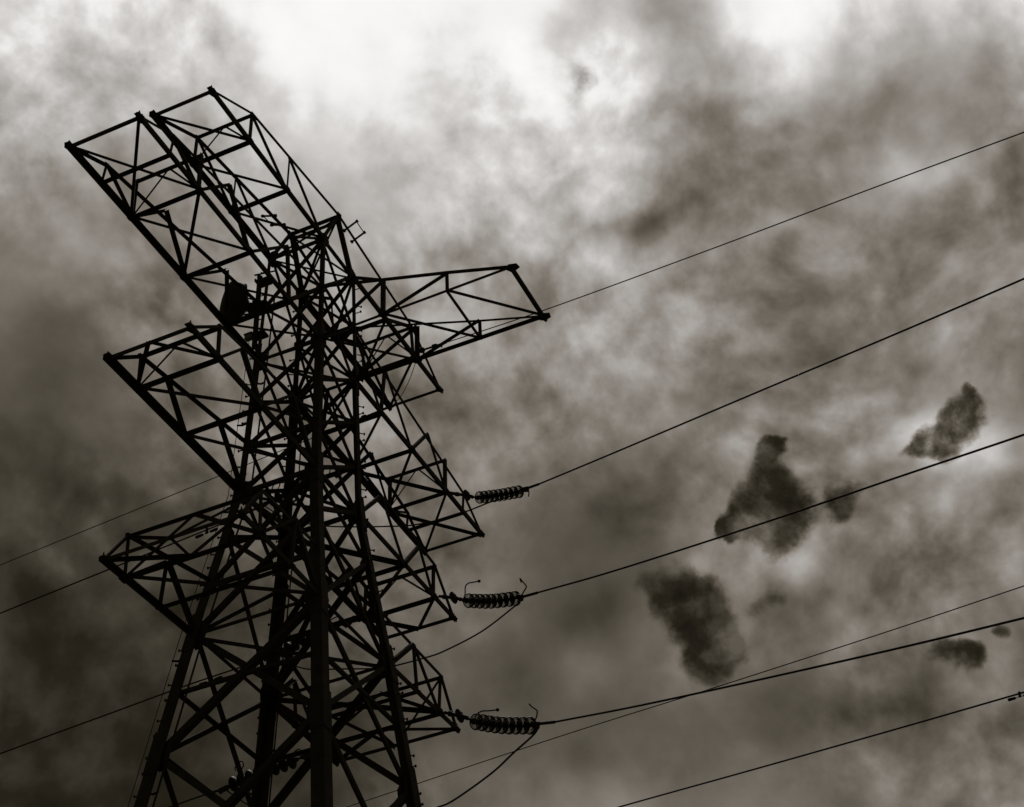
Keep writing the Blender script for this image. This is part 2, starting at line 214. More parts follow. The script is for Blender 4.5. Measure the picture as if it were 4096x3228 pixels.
_rm.inputs['To Min'].default_value = 0.06; _rm.inputs['To Max'].default_value = 1.0
_mx = _t.nodes.new('ShaderNodeMixShader'); _ou = _t.nodes.new('ShaderNodeOutputMaterial')
_t.links.new(_lw.outputs['Facing'], _rm.inputs['Value']); _t.links.new(_rm.outputs[0], _mx.inputs[0])
_t.links.new(_tr.outputs[0], _mx.inputs[1]); _t.links.new(_pr.outputs[0], _mx.inputs[2]); _t.links.new(_mx.outputs[0], _ou.inputs[0])
M_RIM = material('thick glass edge', (0.020, 0.018, 0.013), 0.4, 0, 0.1, 10.0)
M_GRASS = material('rough meadow grass', (0.045, 0.05, 0.022), 0.9, 0, 0.5, 0.35, 0.6)
M_CONC = material('weathered concrete', (0.28, 0.27, 0.25), 0.85, 0, 0.25, 5.0, 0.3)

# ------------------------------------------------------------------ helpers
col = scene.collection
def T(p):
    return Vector((p[0] * S, p[1] * S, p[2] * S + ZO))
def link(name, me, mat=None, parent=None):
    o = bpy.data.objects.new(name, me); col.objects.link(o)
    if mat and me and not me.materials: me.materials.append(mat)
    if parent: o.parent = parent
    return o
def tag(o, label=None, cat=None, group=None, kind=None):
    for k, v in (('label', label), ('category', cat), ('group', group), ('kind', kind)):
        if v: o[k] = v
    return o
def empty(name, loc=(0, 0, 0)):
    o = bpy.data.objects.new(name, None); o.location = loc
    o.empty_display_size = 0.3
    col.objects.link(o); return o
class MB:
    def __init__(s): s.v = []; s.f = []; s.smooth = []
    def add(s, vs, fs, sm=False):
        k = len(s.v); s.v += [tuple(x) for x in vs]
        for f in fs: s.f.append(tuple(i + k for i in f)); s.smooth.append(sm)
    def build(s, name, mat, parent=None, origin=None):
        o0 = Vector(origin) if origin is not None else Vector((0, 0, 0))
        me = bpy.data.meshes.new(name)
        me.from_pydata([tuple(Vector(v) - o0) for v in s.v], [], s.f)
        me.polygons.foreach_set('use_smooth', s.smooth)
        me.update()
        ob = link(name, me, mat, parent)
        ob.location = o0
        return ob
    def prism(s, p, q, prof, u, w):
        """extrude the 2-D profile (u,w plane) from p to q"""
        p = Vector(p); q = Vector(q); n = len(prof)
        vs = [p + u * a + w * b for a, b in prof] + [q + u * a + w * b for a, b in prof]
        fs = [(i, (i + 1) % n, n + (i + 1) % n, n + i) for i in range(n)]
        fs += [tuple(range(n - 1, -1, -1)), tuple(range(n, 2 * n))]
        s.add(vs, fs)
    def angle(s, p, q, b, nrm, t=None, flip=1, heel=None):
        """steel angle section; one flange lies in the plane whose normal is nrm, the other stands inward"""
        p = Vector(p); q = Vector(q); ax = (q - p).normalized()
        nrm = Vector(nrm); w = -(nrm - ax * nrm.dot(ax)).normalized()
        u = ax.cross(w) * flip
        t = t or max(b * 0.12, 0.006)
        c = -0.42 * b
        prof = [(c, 0), (c + b, 0), (c + b, t), (c + t, t), (c + t, b), (c, b)]
        s.prism(p, q, prof, u, w)
    def corner(s, p, q, b, u, w, t=None):
        """angle section with its heel on the line p-q and flanges along u and w"""
        p = Vector(p); q = Vector(q); ax = (q - p).normalized()
        u = Vector(u); u = (u - ax * u.dot(ax)).normalized()
        w = Vector(w); w = (w - ax * w.dot(ax)); w = (w - u * w.dot(u)).normalized()
        t = t or max(b * 0.13, 0.008); c = -0.35 * b
        prof = [(c, c), (c + b, c), (c + b, c + t), (c + t, c + t), (c + t, c + b), (c, c + b)]
        s.prism(p, q, prof, u, w)
    def plate(s, pts, nrm, t=0.012):
        n = Vector(nrm).normalized() * t * 0.5; k = len(pts)
        vs = [Vector(x) + n for x in pts] + [Vector(x) - n for x in pts]
        fs = [tuple(range(k)), tuple(range(2 * k - 1, k - 1, -1))]
        fs += [(i, k + i, k + (i + 1) % k, (i + 1) % k) for i in range(k)]
        s.add(vs, fs)
    def gusset(s, c, nrm, ax, r, t=0.012, squash=0.75):
        nrm = Vector(nrm).normalized(); ax = Vector(ax); ax = (ax - nrm * ax.dot(nrm)).normalized()
        o = nrm.cross(ax)
        pts = [Vector(c) + ax * (r * math.cos(a)) + o * (r * squash * math.sin(a))
               for a in (math.radians(x) for x in (22, 68, 112, 158, 202, 248, 292, 338))]
        s.plate(pts, nrm, t)
    def tube(s, pts, r, n=8, cap=True):
        pts = [Vector(p) for p in pts]; rings = []
        rr = r if isinstance(r, (list, tuple)) else [r] * len(pts)
        prev = None
        for i, p in enumerate(pts):
            d = (pts[min(i + 1, len(pts) - 1)] - pts[max(i - 1, 0)]).normalized()
            if prev is None:
                a = d.orthogonal().normalized()
            else:
                a = (prev - d * prev.dot(d)).normalized()
            prev = a; b = d.cross(a)
            rings.append([p + (a * math.cos(2 * math.pi * k / n) + b * math.sin(2 * math.pi * k / n)) * rr[i] for k in range(n)])
        vs = [x for ring in rings for x in ring]; fs = []
        for i in range(len(pts) - 1):
            for k in range(n):
                fs.append((i * n + k, i * n + (k + 1) % n, (i + 1) * n + (k + 1) % n, (i + 1) * n + k))
        s.add(vs, fs, True)
        if cap:
            s.add(rings[0], [tuple(range(n - 1, -1, -1))]); s.add(rings[-1], [tuple(range(n))])
    def lathe(s, o, d, prof, n=24):
        """revolve (along, radius) pairs about the axis d from o"""
        o = Vector(o); d = Vector(d).normalized(); a = d.orthogonal().normalized(); b = d.cross(a)
        vs = []; fs = []
        for x, r in prof:
            for k in range(n):
                th = 2 * math.pi * k / n
                vs.append(o + d * x + (a * math.cos(th) + b * math.sin(th)) * r)
        m = len(prof)
        for i in range(m - 1):
            for k in range(n):
                fs.append((i * n + k, (i + 1) * n + k, (i + 1) * n + (k + 1) % n, i * n + (k + 1) % n))
        s.add(vs, fs, True)
    def box(s, c, x, y, z, ux=(1, 0, 0), uy=(0, 1, 0), uz=(0, 0, 1)):
        c = Vector(c); ux = Vector(ux) * x / 2; uy = Vector(uy) * y / 2; uz = Vector(uz) * z / 2
        vs = [c + ux * a + uy * b + uz * d for a in (-1, 1) for b in (-1, 1) for d in (-1, 1)]
        s.add(vs, [(0, 1, 3, 2), (4, 6, 7, 5), (0, 4, 5, 1), (2, 3, 7, 6), (0, 2, 6, 4), (1, 5, 7, 3)])
def smooth(pts, n=8):
    """Catmull-Rom through the points"""
    P = [Vector(p) for p in pts]; P = [P[0] * 2 - P[1]] + P + [P[-1] * 2 - P[-2]]
    out = []
    for i in range(1, len(P) - 2):
        for k in range(n):
            t = k / n
            out.append(0.5 * ((2 * P[i]) + (P[i + 1] - P[i - 1]) * t + (2 * P[i - 1] - 5 * P[i] + 4 * P[i + 1] - P[i + 2]) * t * t
                              + (3 * P[i] - P[i - 1] - 3 * P[i + 1] + P[i + 2]) * t ** 3))
    out.append(P[-2]); return out

# ------------------------------------------------------------------ ground
g = MB()
R_ = 3000.0; ng = 40
vs = []; fs = []
for i in range(ng + 1):
    for j in range(ng + 1):
        x = -R_ + 2 * R_ * i / ng; y = -R_ + 2 * R_ * j / ng
        vs.append((x, y, 0.0))
for i in range(ng):
    for j in range(ng):
        a = i * (ng + 1) + j
        fs.append((a, a + ng + 1, a + ng + 2, a + 1))
g.add(vs, fs)
tag(g.build('ground', M_GRASS), kind='structure')

# ------------------------------------------------------------------ tower frame
Z_A, Z_B, Z_C, Z_D, Z_F = 4.159, 0.0, -4.729, -9.277, -12.633
Z_GR = -ZO / S
def half(z):
    if z >= Z_B: return 1.0 + (0.907 - 1.0) * z / Z_A
    if z >= Z_C: return 1.0 + (1.131 - 1.0) * z / Z_C
    if z >= Z_D: return 1.131 + (1.745 - 1.131) * (Z_C - z) / (Z_C - Z_D)
    return 1.745 + (2.139 - 1.745) * (Z_D - z) / (Z_D - Z_F)
def LG(sx, sy, z):
    a = half(z); return Vector((sx * a, sy * a, z))
pylon = empty('pylon', (0, 0, 0))
tag(pylon, 'tall dark lattice steel electricity pylon with stacked open rectangular crossarms', 'pylon')
def jit(): return random.uniform(-0.004, 0.004)

# legs, with step bolts on three of them
def bolt_mesh():
    m = MB(); m.tube([(0, 0, 0), (0, 0, 0.095)], 0.012, 6); m.tube([(0, 0, 0.095), (0, 0, 0.115)], 0.025, 8)
    me = bpy.data.meshes.new('step_bolt'); me.from_pydata(m.v, [], m.f); me.materials.append(M_FIT); return me
BOLT = bolt_mesh()
LV = [4.35, Z_B, Z_C, Z_D, Z_F, -20.0, Z_GR]
LB = [0.112, 0.195, 0.255, 0.305, 0.34, 0.38]
for sx in (-1, 1):
    for sy in (-1, 1):
        m = MB()
        for i in range(len(LV) - 1):
            big = 0.03 if i else 0
            m.corner(T(LG(sx, sy, LV[i] + big)), T(LG(sx, sy, LV[i + 1])), LB[i] * S, (-sx, 0, 0), (0, -sy, 0))
            if i:   # splice cover just below each change of section
                m.corner(T(LG(sx * 1.0, sy * 1.0, LV[i] + 0.55)) + Vector((sx, sy, 0)) * 0.008, T(LG(sx, sy, LV[i] - 0.55)) + Vector((sx, sy, 0)) * 0.008,
                         LB[i] * S * 1.04, (-sx, 0, 0), (0, -sy, 0))
        leg = m.build('leg', M_STEEL, pylon)
        if (sx, sy) != (-1, -1):
            z = 3.6; k = 0
            # bolts alternate between the two outer faces of the angle
            while z > -17:
                p = T(LG(sx, sy, z)); b = half(z)
                if (sx, sy) == (1, -1): out = [Vector((0, -1, 0)), Vector((0.7, -0.7, 0))][k % 2]
                else: out = [Vector((-0.15, 1, 0)), Vector((-0.55, 0.8, 0))][k % 2]
                o = link('step_bolt', BOLT, None, leg)
                o.location = p + out.normalized() * 0.045
                o.rotation_euler = out.to_track_quat('Z', 'Y').to_euler()
                z -= 0.36 if k % 2 else 0.62; k += 1

def member(name, p, q, b, nrm, parent, flip=1, double=False, ext=0.0):
    m = MB(); P = T(p); Q = T(q); ax = (Q - P).normalized(); n = Vector(nrm).normalized()
    j = n * jit()
    P = P + j - ax * ext; Q = Q + j + ax * ext
    m.angle(P, Q, b * S, n, flip=flip)
    if double: m.angle(P + n * 0.004, Q + n * 0.004, b * S, n, flip=-flip)
    return m.build(name, M_STEEL, parent)

# body faces: (corner a, corner b, outward normal)
FACES = [((-1, 1), (1, 1), (0, 1, 0)), ((-1, -1), (1, -1), (0, -1, 0)), ((-1, 1), (-1, -1), (-1, 0, 0)), ((1, 1), (1, -1), (1, 0, 0))]
third1 = lambda a, b, k: a + (b - a) * k / 3.0
Z_T = 2.08
Z_M, Z_N = third1(Z_B, Z_C, 1), third1(Z_B, Z_C, 2)
Z_P, Z_Q = third1(Z_C, Z_D, 1), third1(Z_C, Z_D, 2)
def xbrace(fi, z0, z1, b, both=True):
    ca, cb, n = FACES[fi]
    n_in = Vector(n) * 0.012
    for k, (u, v) in enumerate(((z0, z1), (z1, z0))):
        p = LG(*ca, u); q = LG(*cb, v)
        off = Vector(n) * (0.02 if k else -0.03)
        member('diagonal_brace', p + off, q + off, b * 1.15, n, pylon, flip=1 if k else -1)
def horiz(fi, z, b, double=False):
    ca, cb, n = FACES[fi]
    member('horizontal_beam', LG(*ca, z), LG(*cb, z), b, n, pylon, double=double)
for fi in range(4):
    for z0, z1, b in ((Z_A, Z_T, .075), (Z_T, Z_B, .075), (Z_B, Z_M, .082), (Z_M, Z_N, .082), (Z_N, Z_C, .088)):
        xbrace(fi, z0, z1, b)
    if fi in (0, 1):
        xbrace(fi, Z_C, Z_P, .095); xbrace(fi, Z_P, Z_D, .105)
    else:
        xbrace(fi, Z_C, Z_Q, .095); xbrace(fi, Z_P, Z_D, .11)
    xbrace(fi, Z_D, Z_F, .145 if fi > 1 else .12); xbrace(fi, Z_F, -16.8, .14 if fi > 1 else .125)
    for z, b in ((Z_A, .085), (Z_B, .066), (Z_C, .105), (Z_D, .062)):
        horiz(fi, z, b, double=z in (Z_B, Z_D))
    if fi > 1:
        horiz(fi, Z_T, .10); horiz(fi, Z_N, .10); horiz(fi, Z_Q, .11)
    if fi == 0: horiz(fi, Z_F, .13)
    horiz(fi, (Z_D + Z_F) / 2, .09)
# plan bracing inside the body
for z, b in ((Z_A, .07), (Z_B, .09), (Z_C, .09), (Z_D, .11)):
    for k, (a_, c_) in enumerate((((-1, 1), (1, -1)), ((-1, -1), (1, 1)))):
        off = Vector((0, 0, 0.05 * (1 if k else -1)))
        member('plan_brace', LG(*a_, z) + off, LG(*c_, z) + off, b, (0, 0, 1), pylon)
# bracing below the picture, down to the feet, as one web
m = MB(); zs = [-16.8, -21.5, -27.0, Z_GR + 0.4]
for fi, (ca, cb, n) in enumerate(FACES):
    for i in range(3):
        for k, (u, v) in enumerate(((zs[i], zs[i + 1]), (zs[i + 1], zs[i]))):
            off = Vector(n) * (0.02 if k else -0.03)
            m.angle(T(LG(*ca, u) + off), T(LG(*cb, v) + off), .17 * S, n, flip=1 if k else -1)
        m.angle(T(LG(*ca, zs[i])), T(LG(*cb, zs[i])), .15 * S, n)
m.build('lower_bracing', M_STEEL, pylon)
for sx in (-1, 1):
    for sy in (-1, 1):
        p = T(LG(sx, sy, Z_GR)); f = MB()
        f.lathe((p.x, p.y, -0.5), (0, 0, 1), [(0, 0.0), (0, 0.62), (0.85, 0.45), (0.95, 0.40), (0.97, 0.0)], 20)
        f.build('footing', M_CONC, pylon)
# gusset plates where bracing meets the legs
def leg_gusset(sx, sy, z, r):
    m = MB(); c = T(LG(sx, sy, z)); up = (T(LG(sx, sy, z + 1)) - c).normalized()
    cx = c + Vector((-sx * r * .35, sy * .012, 0)); cy = c + Vector((sx * .012, -sy * r * .35, 0))
    m.gusset(cx, (0, sy, 0), up, r * .85); m.gusset(cy, (sx, 0, 0), up, r * .85)
    m.build('gusset_plate', M_STEEL, pylon)
for sx in (-1, 1):
    for sy in (-1, 1):
        for z, r in ((Z_A, .20), (Z_T, .13), (Z_B, .21), (Z_M, .13), (Z_N, .15), (Z_C, .24), (Z_P, .18), (Z_Q, .18), (Z_D, .27), (Z_F, .26)):
            leg_gusset(sx, sy, z, r)
# peak: a ridge over the body carries the top chords of the upper arms
Z_R, A_R = 6.05, 0.86
for sy in (-1, 1):
    for sx in (-1, 1):
        member('peak_post', Vector((0, sy * A_R, Z_R)), LG(sx, sy, Z_A), .13, (0, sy, 0), pylon, flip=sx)
    m = MB(); m.gusset(T((0, sy * A_R, Z_R - .06)), (0, sy, 0), (0, 0, 1), .13); m.build('gusset_plate', M_STEEL, pylon)
member('ridge_beam', Vector((0, -A_R, Z_R)), Vector((0, A_R, Z_R)), .09, (0, 0, 1), pylon, ext=.05)
member('ridge_beam', Vector((0.02, -A_R, Z_R - .22)), Vector((0.02, A_R, Z_R - .22)), .075, (0, 0, 1), pylon)
for sx in (-1, 1):
    member('peak_brace', Vector((0, -A_R, Z_R - .05)), LG(sx, 1, Z_A), .065, (sx, 0, 1), pylon)
    member('peak_brace', Vector((0, A_R, Z_R - .05)), LG(sx, -1, Z_A), .065, (sx, 0, 1), pylon)

# ------------------------------------------------------------------ crossarms
class Arm:
    """sx: -1 / +1 side of the body; near trusses have y<0, far ones y>0"""
    def __init__(s, sx, zb, w, bot, top, label=None):
        s.sx = sx; s.zb = zb; s.w = w; s.bot = bot; s.top = top
        s.root = None
    def B(s, i, y):                     # bottom node (0 = tip)
        x = s.bot[i]
        return Vector((s.sx * x, y * (half(s.zb) if i == len(s.bot) - 1 else s.w), s.zb))
    def Tn(s, i, y):
        x, h = s.top[i][:2]; ww = s.top[i][2] if len(s.top[i]) > 2 else s.w
        return Vector((s.sx * x, y * ww, s.zb + h))
    def chords(s, cb, ct, eb_):
        m = MB()
        for y in (-1, 1):
            n = len(s.bot) - 1; d = Vector((s.sx, 0, 0))
            tip = T(s.B(0, y)) + d * 0.07
            m.corner(tip, T(s.B(n, y)), cb * S, (0, -y, 0), (0, 0, -1))
            seq = [s.B(0, y)] + [s.Tn(i, y) for i in range(len(s.top))]
            m.corner(T(seq[0]), T(seq[1]), ct * S, (0, -y, 0), (0, 0, -1))
            m.corner(T(seq[1]) + Vector((s.sx, 0, 0)) * 0.05, T(seq[-1]), ct * S, (0, -y, 0), (0, 0, -1))
        ax = Vector((0, .05, 0))
        m.angle(T(s.B(0, -1)) - ax, T(s.B(0, 1)) + ax, eb_ * S, (s.sx, 0, 0))
        s.root = m.build('crossarm', M_STEEL, pylon)
        return s.root
    def bar(s, name, p, q, b, nrm, flip=1, ext=0, double=False):
        return member(name, p, q, b, nrm, s.root, flip, double, ext)
    def end(s):
        for y in (-1, 1):
            c = T(s.B(0, y)); m = MB()
            d = Vector((s.sx, 0, 0)); e = Vector((0, y, 0))
            # pointed attachment plates jutting past the corner
            pts = [c + d * .105 + e * .01, c + d * .02 + e * .075, c - d * .12 + e * .03, c - d * .13 - e * .05, c - d * .0 - e * .10, c + d * .04 - e * .04]
            m.plate([p - Vector((0, 0, .012)) for p in pts], (0, 0, 1), .014)
            m.plate([c + Vector((0, 0, z)) + d * x for x, z in ((.06, -.06), (.045, .02), (.02, .13), (-.03, .05), (-.18, .03), (-.18, -.06))], (0, 1, 0), .014)
            m.build('attachment_plate', M_STEEL, s.root)
    def gus(s, p, r, side=None, y=-1):
        m = MB(); m.gusset(T(p) - Vector((0, 0, .018)), (0, 0, 1), (1, 0, 0), r * .55)
        if side is not None: m.gusset(T(p) + Vector((0, y * .02, 0)), (0, 1, 0), (1, 0, 0), r * .6)
        m.build('gusset_plate', M_STEEL, s.root)
    def vert(s, name, p, q, b, y, flip=1):
        s.bar(name, p, q, b * 1.2, (0, y, 0), flip)
    def flat(s, name, p, q, b, flip=1):
        s.bar(name, p, q, b * (1.2 if name == 'cross_beam' else 1.4), (0, 0, 1), flip)

def arm_a(sx, bot, top):
    a = Arm(sx, Z_A, .93, bot, top)
    a.chords(.145 if sx < 0 else .16, .075, .115); a.end()
    for y in (-1, 1):
        a.vert('post', a.B(1, y), a.Tn(0, y), .095, y); a.vert('post', a.B(2, y), a.Tn(1, y), .05, y)
        a.vert('brace', a.Tn(0, y), a.B(2, y), .075, y, -1); a.vert('brace', a.Tn(1, y), a.B(3, y), .07, y, -1)
        a.gus(a.B(1, y), .16, 1, y); a.gus(a.B(2, y), .15, 1, y)
    for i, b in ((1, .085), (2, .085)): a.flat('cross_beam', a.B(i, -1), a.B(i, 1), b)
    for i in range(3): a.flat('brace', a.B(i, 1) + Vector((0, 0, .03)), a.B(i + 1, -1) + Vector((0, 0, .03)), .065)
    a.flat('cross_beam', a.Tn(0, -1), a.Tn(0, 1), .065)
    mid = (a.Tn(0, -1) + a.Tn(0, 1)) / 2
    for y in (-1, 1): a.bar('brace', mid, a.B(1, y), .045, (sx, 0, 0))
    return a
def arm_b(sx, bot, top):
    a = Arm(sx, Z_B, 1.02, bot, top)
    a.chords(.142 if sx < 0 else .155, .075, .115); a.end()
    for y in (-1, 1):
        a.vert('post', a.B(1, y), a.Tn(0, y), .07, y); a.vert('brace', a.Tn(0, y), a.B(2, y), .065, y)
        a.vert('post', a.B(2, y), a.Tn(1, y), .12, y)
        a.vert('brace', a.B(2, y), a.Tn(2, y), .065, y); a.vert('brace', a.Tn(2, y), a.B(3, y), .085, y)
        a.vert('brace', a.B(3, y), a.Tn(3, y), .065, y); a.vert('brace', a.Tn(3, y), a.B(4, y), .075, y)
        a.vert('brace', a.B(4, y), a.Tn(4, y), .07, y)
        for i in (2, 3): a.gus(a.B(i, y), .17, 1, y)
        a.gus(a.B(4, y), .12)
    for i, b in ((1, .07), (2, .075), (3, .08), (4, .09)): a.flat('cross_beam', a.B(i, -1), a.B(i, 1), b)
    up = Vector((0, 0, .035))
    a.flat('brace', a.B(0, 1) + up, a.B(2, -1) + up, .06); a.flat('brace', a.B(0, -1) - up, a.B(2, 1) - up, .06)
    a.flat('brace', a.B(2, 1) + up, a.B(3, -1) + up, .065); a.flat('brace', a.B(2, -1) - up, a.B(3, 1) - up, .065)
    a.flat('brace', a.B(3, 1) + up, a.B(4, -1) + up, .06); a.flat('brace', a.B(4, 1) + up, a.B(5, -1) + up, .06)
    a.flat('cross_beam', a.Tn(1, -1), a.Tn(1, 1), .065)
    mid = (a.Tn(1, -1) + a.Tn(1, 1)) / 2
    for y in (-1, 1): a.bar('brace', mid, a.B(2, y), .045, (sx, 0, 0))
    return a
def arm_c(sx, bot, top):
    a = Arm(sx, Z_C, 1.15, bot, top)
    a.chords(.168 if sx < 0 else .14, .085, .12); a.end()
    up = Vector((0, 0, .035))
    for y in (-1, 1):
        a.vert('post', a.B(1, y), a.Tn(0, y), .10, y)
        a.vert('brace', a.B(1, y), a.Tn(1, y), .07, y); a.vert('brace', a.Tn(1, y), a.B(2, y), .095, y)
        a.vert('brace', a.B(2, y), a.Tn(2, y), .07, y); a.vert('brace', a.Tn(2, y), a.B(3, y), .09, y)
        a.gus(a.B(1, y), .19, 1, y); a.gus(a.B(2, y), .15)
    for i in (1, 2): a.flat('cross_beam', a.B(i, -1), a.B(i, 1), .085)
    e = (a.B(0, -1) + a.B(0, 1)) / 2
    for y in (-1, 1): a.flat('brace', e + up, a.B(1, y) + up, .075)
    a.flat('brace', a.B(1, 1) + up, a.B(2, -1) + up, .075)
    if sx < 0: a.flat('brace', a.B(2, 1) + up, a.B(3, -1) + up, .075)
    else: a.flat('brace', a.B(2, -1) + up, a.B(3, 1) + up, .085)
    a.flat('cross_beam', a.Tn(0, -1), a.Tn(0, 1), .075)
    mid = (a.Tn(0, -1) + a.Tn(0, 1)) / 2
    for y in (-1, 1): a.bar('brace', mid, a.B(1, y), .05, (sx, 0, 0))
    return a
def arm_d(sx, bot, top):
    a = Arm(sx, Z_D, 1.82, bot, top)
    a.chords(.135, .085, .105); a.end()
    up = Vector((0, 0, .035))
    for y in (-1, 1):
        a.vert('post', a.B(1, y), a.Tn(0, y), .08, y)
        a.vert('brace', a.B(1, y), a.Tn(1, y), .075, y); a.vert('brace', a.Tn(1, y), a.B(3, y), .10, y)
        a.vert('brace', a.Tn(1, y), a.B(2, y), .06, y)
        a.gus(a.B(1, y), .20, 1, y); a.gus(a.B(2, y), .12)
    for i, b in ((1, .07), (2, .065)): a.flat('cross_beam', a.B(i, -1), a.B(i, 1), b)
    e = (a.B(0, -1) + a.B(0, 1)) / 2; c = (a.B(1, -1) + a.B(1, 1)) / 2
    for y in (-1, 1):
        a.bar('brace', e, a.Tn(0, y), .07, (0, 0, 1)); a.flat('brace', c + up, a.B(0, y) + up, .062)
    a.flat('brace', e - up, c - up, .06)
    far = 1 if sx < 0 else -1
    a.flat('brace', a.B(1, far) + up * 2, a.B(3, -far) * 1.0 + up * 2 if False else Vector((sx * half(Z_D), -far * half(Z_D), Z_D)) + up * 2, .075)
    a.flat('cross_beam', a.Tn(0, -1), a.Tn(0, 1), .06)
    mid = (a.Tn(0, -1) + a.Tn(0, 1)) / 2
    for y in (-1, 1): a.bar('brace', mid, a.B(1, y), .085, (sx, 0, 0))
    return a
hA, hB, hC, hD = half(Z_A), half(Z_B), half(Z_C), half(Z_D)
A1 = arm_a(-1, [6.98, 5.02, 3.02, hA], [(5.02, 1.16), (3.0, 1.45), (0, Z_R - Z_A, A_R)])
A2 = arm_a(1, [6.72, 4.88, 2.95, hA], [(4.72, 1.16), (2.68, 1.47), (0, Z_R - Z_A, A_R)])
B1 = arm_b(-1, [9.72, 8.40, 7.10, 4.70, 2.65, hB], [(8.34, .73), (7.15, 1.31), (5.84, 1.48), (2.9, 1.90), (half(2.05), 2.05, half(2.05))])
B2 = arm_b(1, [9.36, 8.03, 6.84, 4.50, 2.58, hB], [(8.12, .75), (6.86, 1.31), (5.63, 1.46), (2.8, 1.90), (half(2.05), 2.05, half(2.05))])
C1 = arm_c(-1, [7.0, 5.79, 3.81, hC], [(5.84, 1.0), (4.79, 1.14), (2.42, 1.47), (half(-3.05), 1.68, half(-3.05))])
C2 = arm_c(1, [6.84, 5.59, 3.75, hC], [(5.64, 1.14), (4.72, 1.24), (2.42, 1.50), (half(-3.05), 1.68, half(-3.05))])
D1 = arm_d(-1, [5.31, 4.51, 3.12, hD], [(4.57, 1.15), (3.04, 1.38), (half(-7.65), 1.63, half(-7.65))])
D2 = arm_d(1, [5.42, 4.44, 3.18, hD], [(4.55, 1.16), (3.0, 1.30), (half(-7.65), 1.63, half(-7.65))])

# the single outrigger arm that leaves the near face at the upper level
m = MB(); EX = 1.06; EY = [6.9, 4.95, 2.98]; ET = [(4.95, .68), (2.98, 1.32)]
eb = lambda i, x: Vector((x * EX, -EY[i], 0)) if i < 3 else Vector((x * hB, -hB, 0))
et = lambda i, x: Vector((x * EX, -ET[i][0], ET[i][1])) if i < 2 else Vector((x * half(Z_T), -half(Z_T), Z_T))
for x in (-1, 1):
    m.corner(T(eb(0, x)) + Vector((0, -.05, 0)), T(eb(3, x)), .085 * S, (-x, 0, 0), (0, 0, -1))
    m.corner(T(eb(0, x)), T(et(0, x)), .068 * S, (-x, 0, 0), (0, 0, 1))
    m.corner(T(et(0, x)), T(et(2, x)), .068 * S, (-x, 0, 0), (0, 0, 1))
outr = m.build('crossarm', M_STEEL, pylon)
ob = lambda nm, p, q, b, n, f=1: member(nm, p, q, b, n, outr, f)
ob('end_beam', eb(0, -1), eb(0, 1), .105, (0, -1, 0))
up = Vector((0, 0, .03))
for x in (-1, 1):
    n = (x, 0, 0)
    ob('post', eb(1, x), et(0, x), .075, n); ob('post', eb(2, x), et(1, x), .11, n)
    ob('brace', et(0, x), eb(2, x), .07, n, -1); ob('brace', et(1, x), eb(3, x), .075, n, -1)
    mm = MB(); c = T(eb(0, x))
    mm.plate([c + Vector((x * a * 1.0, b, -.02)) for a, b in ((.10, .04), (.06, -.10), (-.05, -.12), (-.12, .05), (.02, .14))], (0, 0, 1), .014)
    mm.build('attachment_plate', M_STEEL, outr)
    mm = MB(); mm.gusset(T(eb(2, x)) - Vector((0, 0, .02)), (0, 0, 1), (0, 1, 0), .09); mm.build('gusset_plate', M_STEEL, outr)
for i in (1, 2): ob('cross_beam', eb(i, -1), eb(i, 1), .085, (0, 0, 1))
ob('brace', eb(1, -1) + up, eb(0, 1) + up, .10, (0, 0, 1)); ob('brace', eb(2, -1) + up, eb(1, 1) + up, .10, (0, 0, 1))
ob('brace', eb(3, -1) + up, eb(2, 1) + up, .09, (0, 0, 1))
ob('brace', et(1, -1), LG(1, -1, Z_A), .06, (0, -1, 0))
# hook under the outrigger's outer corner
m = MB(); c = T(eb(0, 1)); m.tube(smooth([c + Vector(v) for v in ((0, 0, 0), (.02, -.03, -.08), (.0, -.02, -.15), (-.06, .0, -.15))], 4), .014, 6)
m.build('hook', M_FIT, outr)

# hand grabs clamped on the upper chords beside the ridge
def grab(a, y, x0, x1):
    m = MB(); f = lambda x: a.Tn(1, y).lerp(a.Tn(2, y), (abs(a.Tn(1, y).x) - x) / abs(a.Tn(1, y).x))
    out = Vector((0, y * .75, .35)).normalized() * .24
    e = []
    for x in (x0, x1):
        p = T(f(x)); m.tube([p - out * .35, p + out], .022, 7); m.tube([p + out * .92, p + out * 1.12], .034, 7)
        m.tube([p - out * .45, p - out * .25], .04, 7)
        e.append(p + out * .96)
    m.tube(e, .010, 6); m.build('hand_grab', M_FIT, a.root)
grab(A1, 1, 1.02, .52); grab(A2, -1, .98, .52)

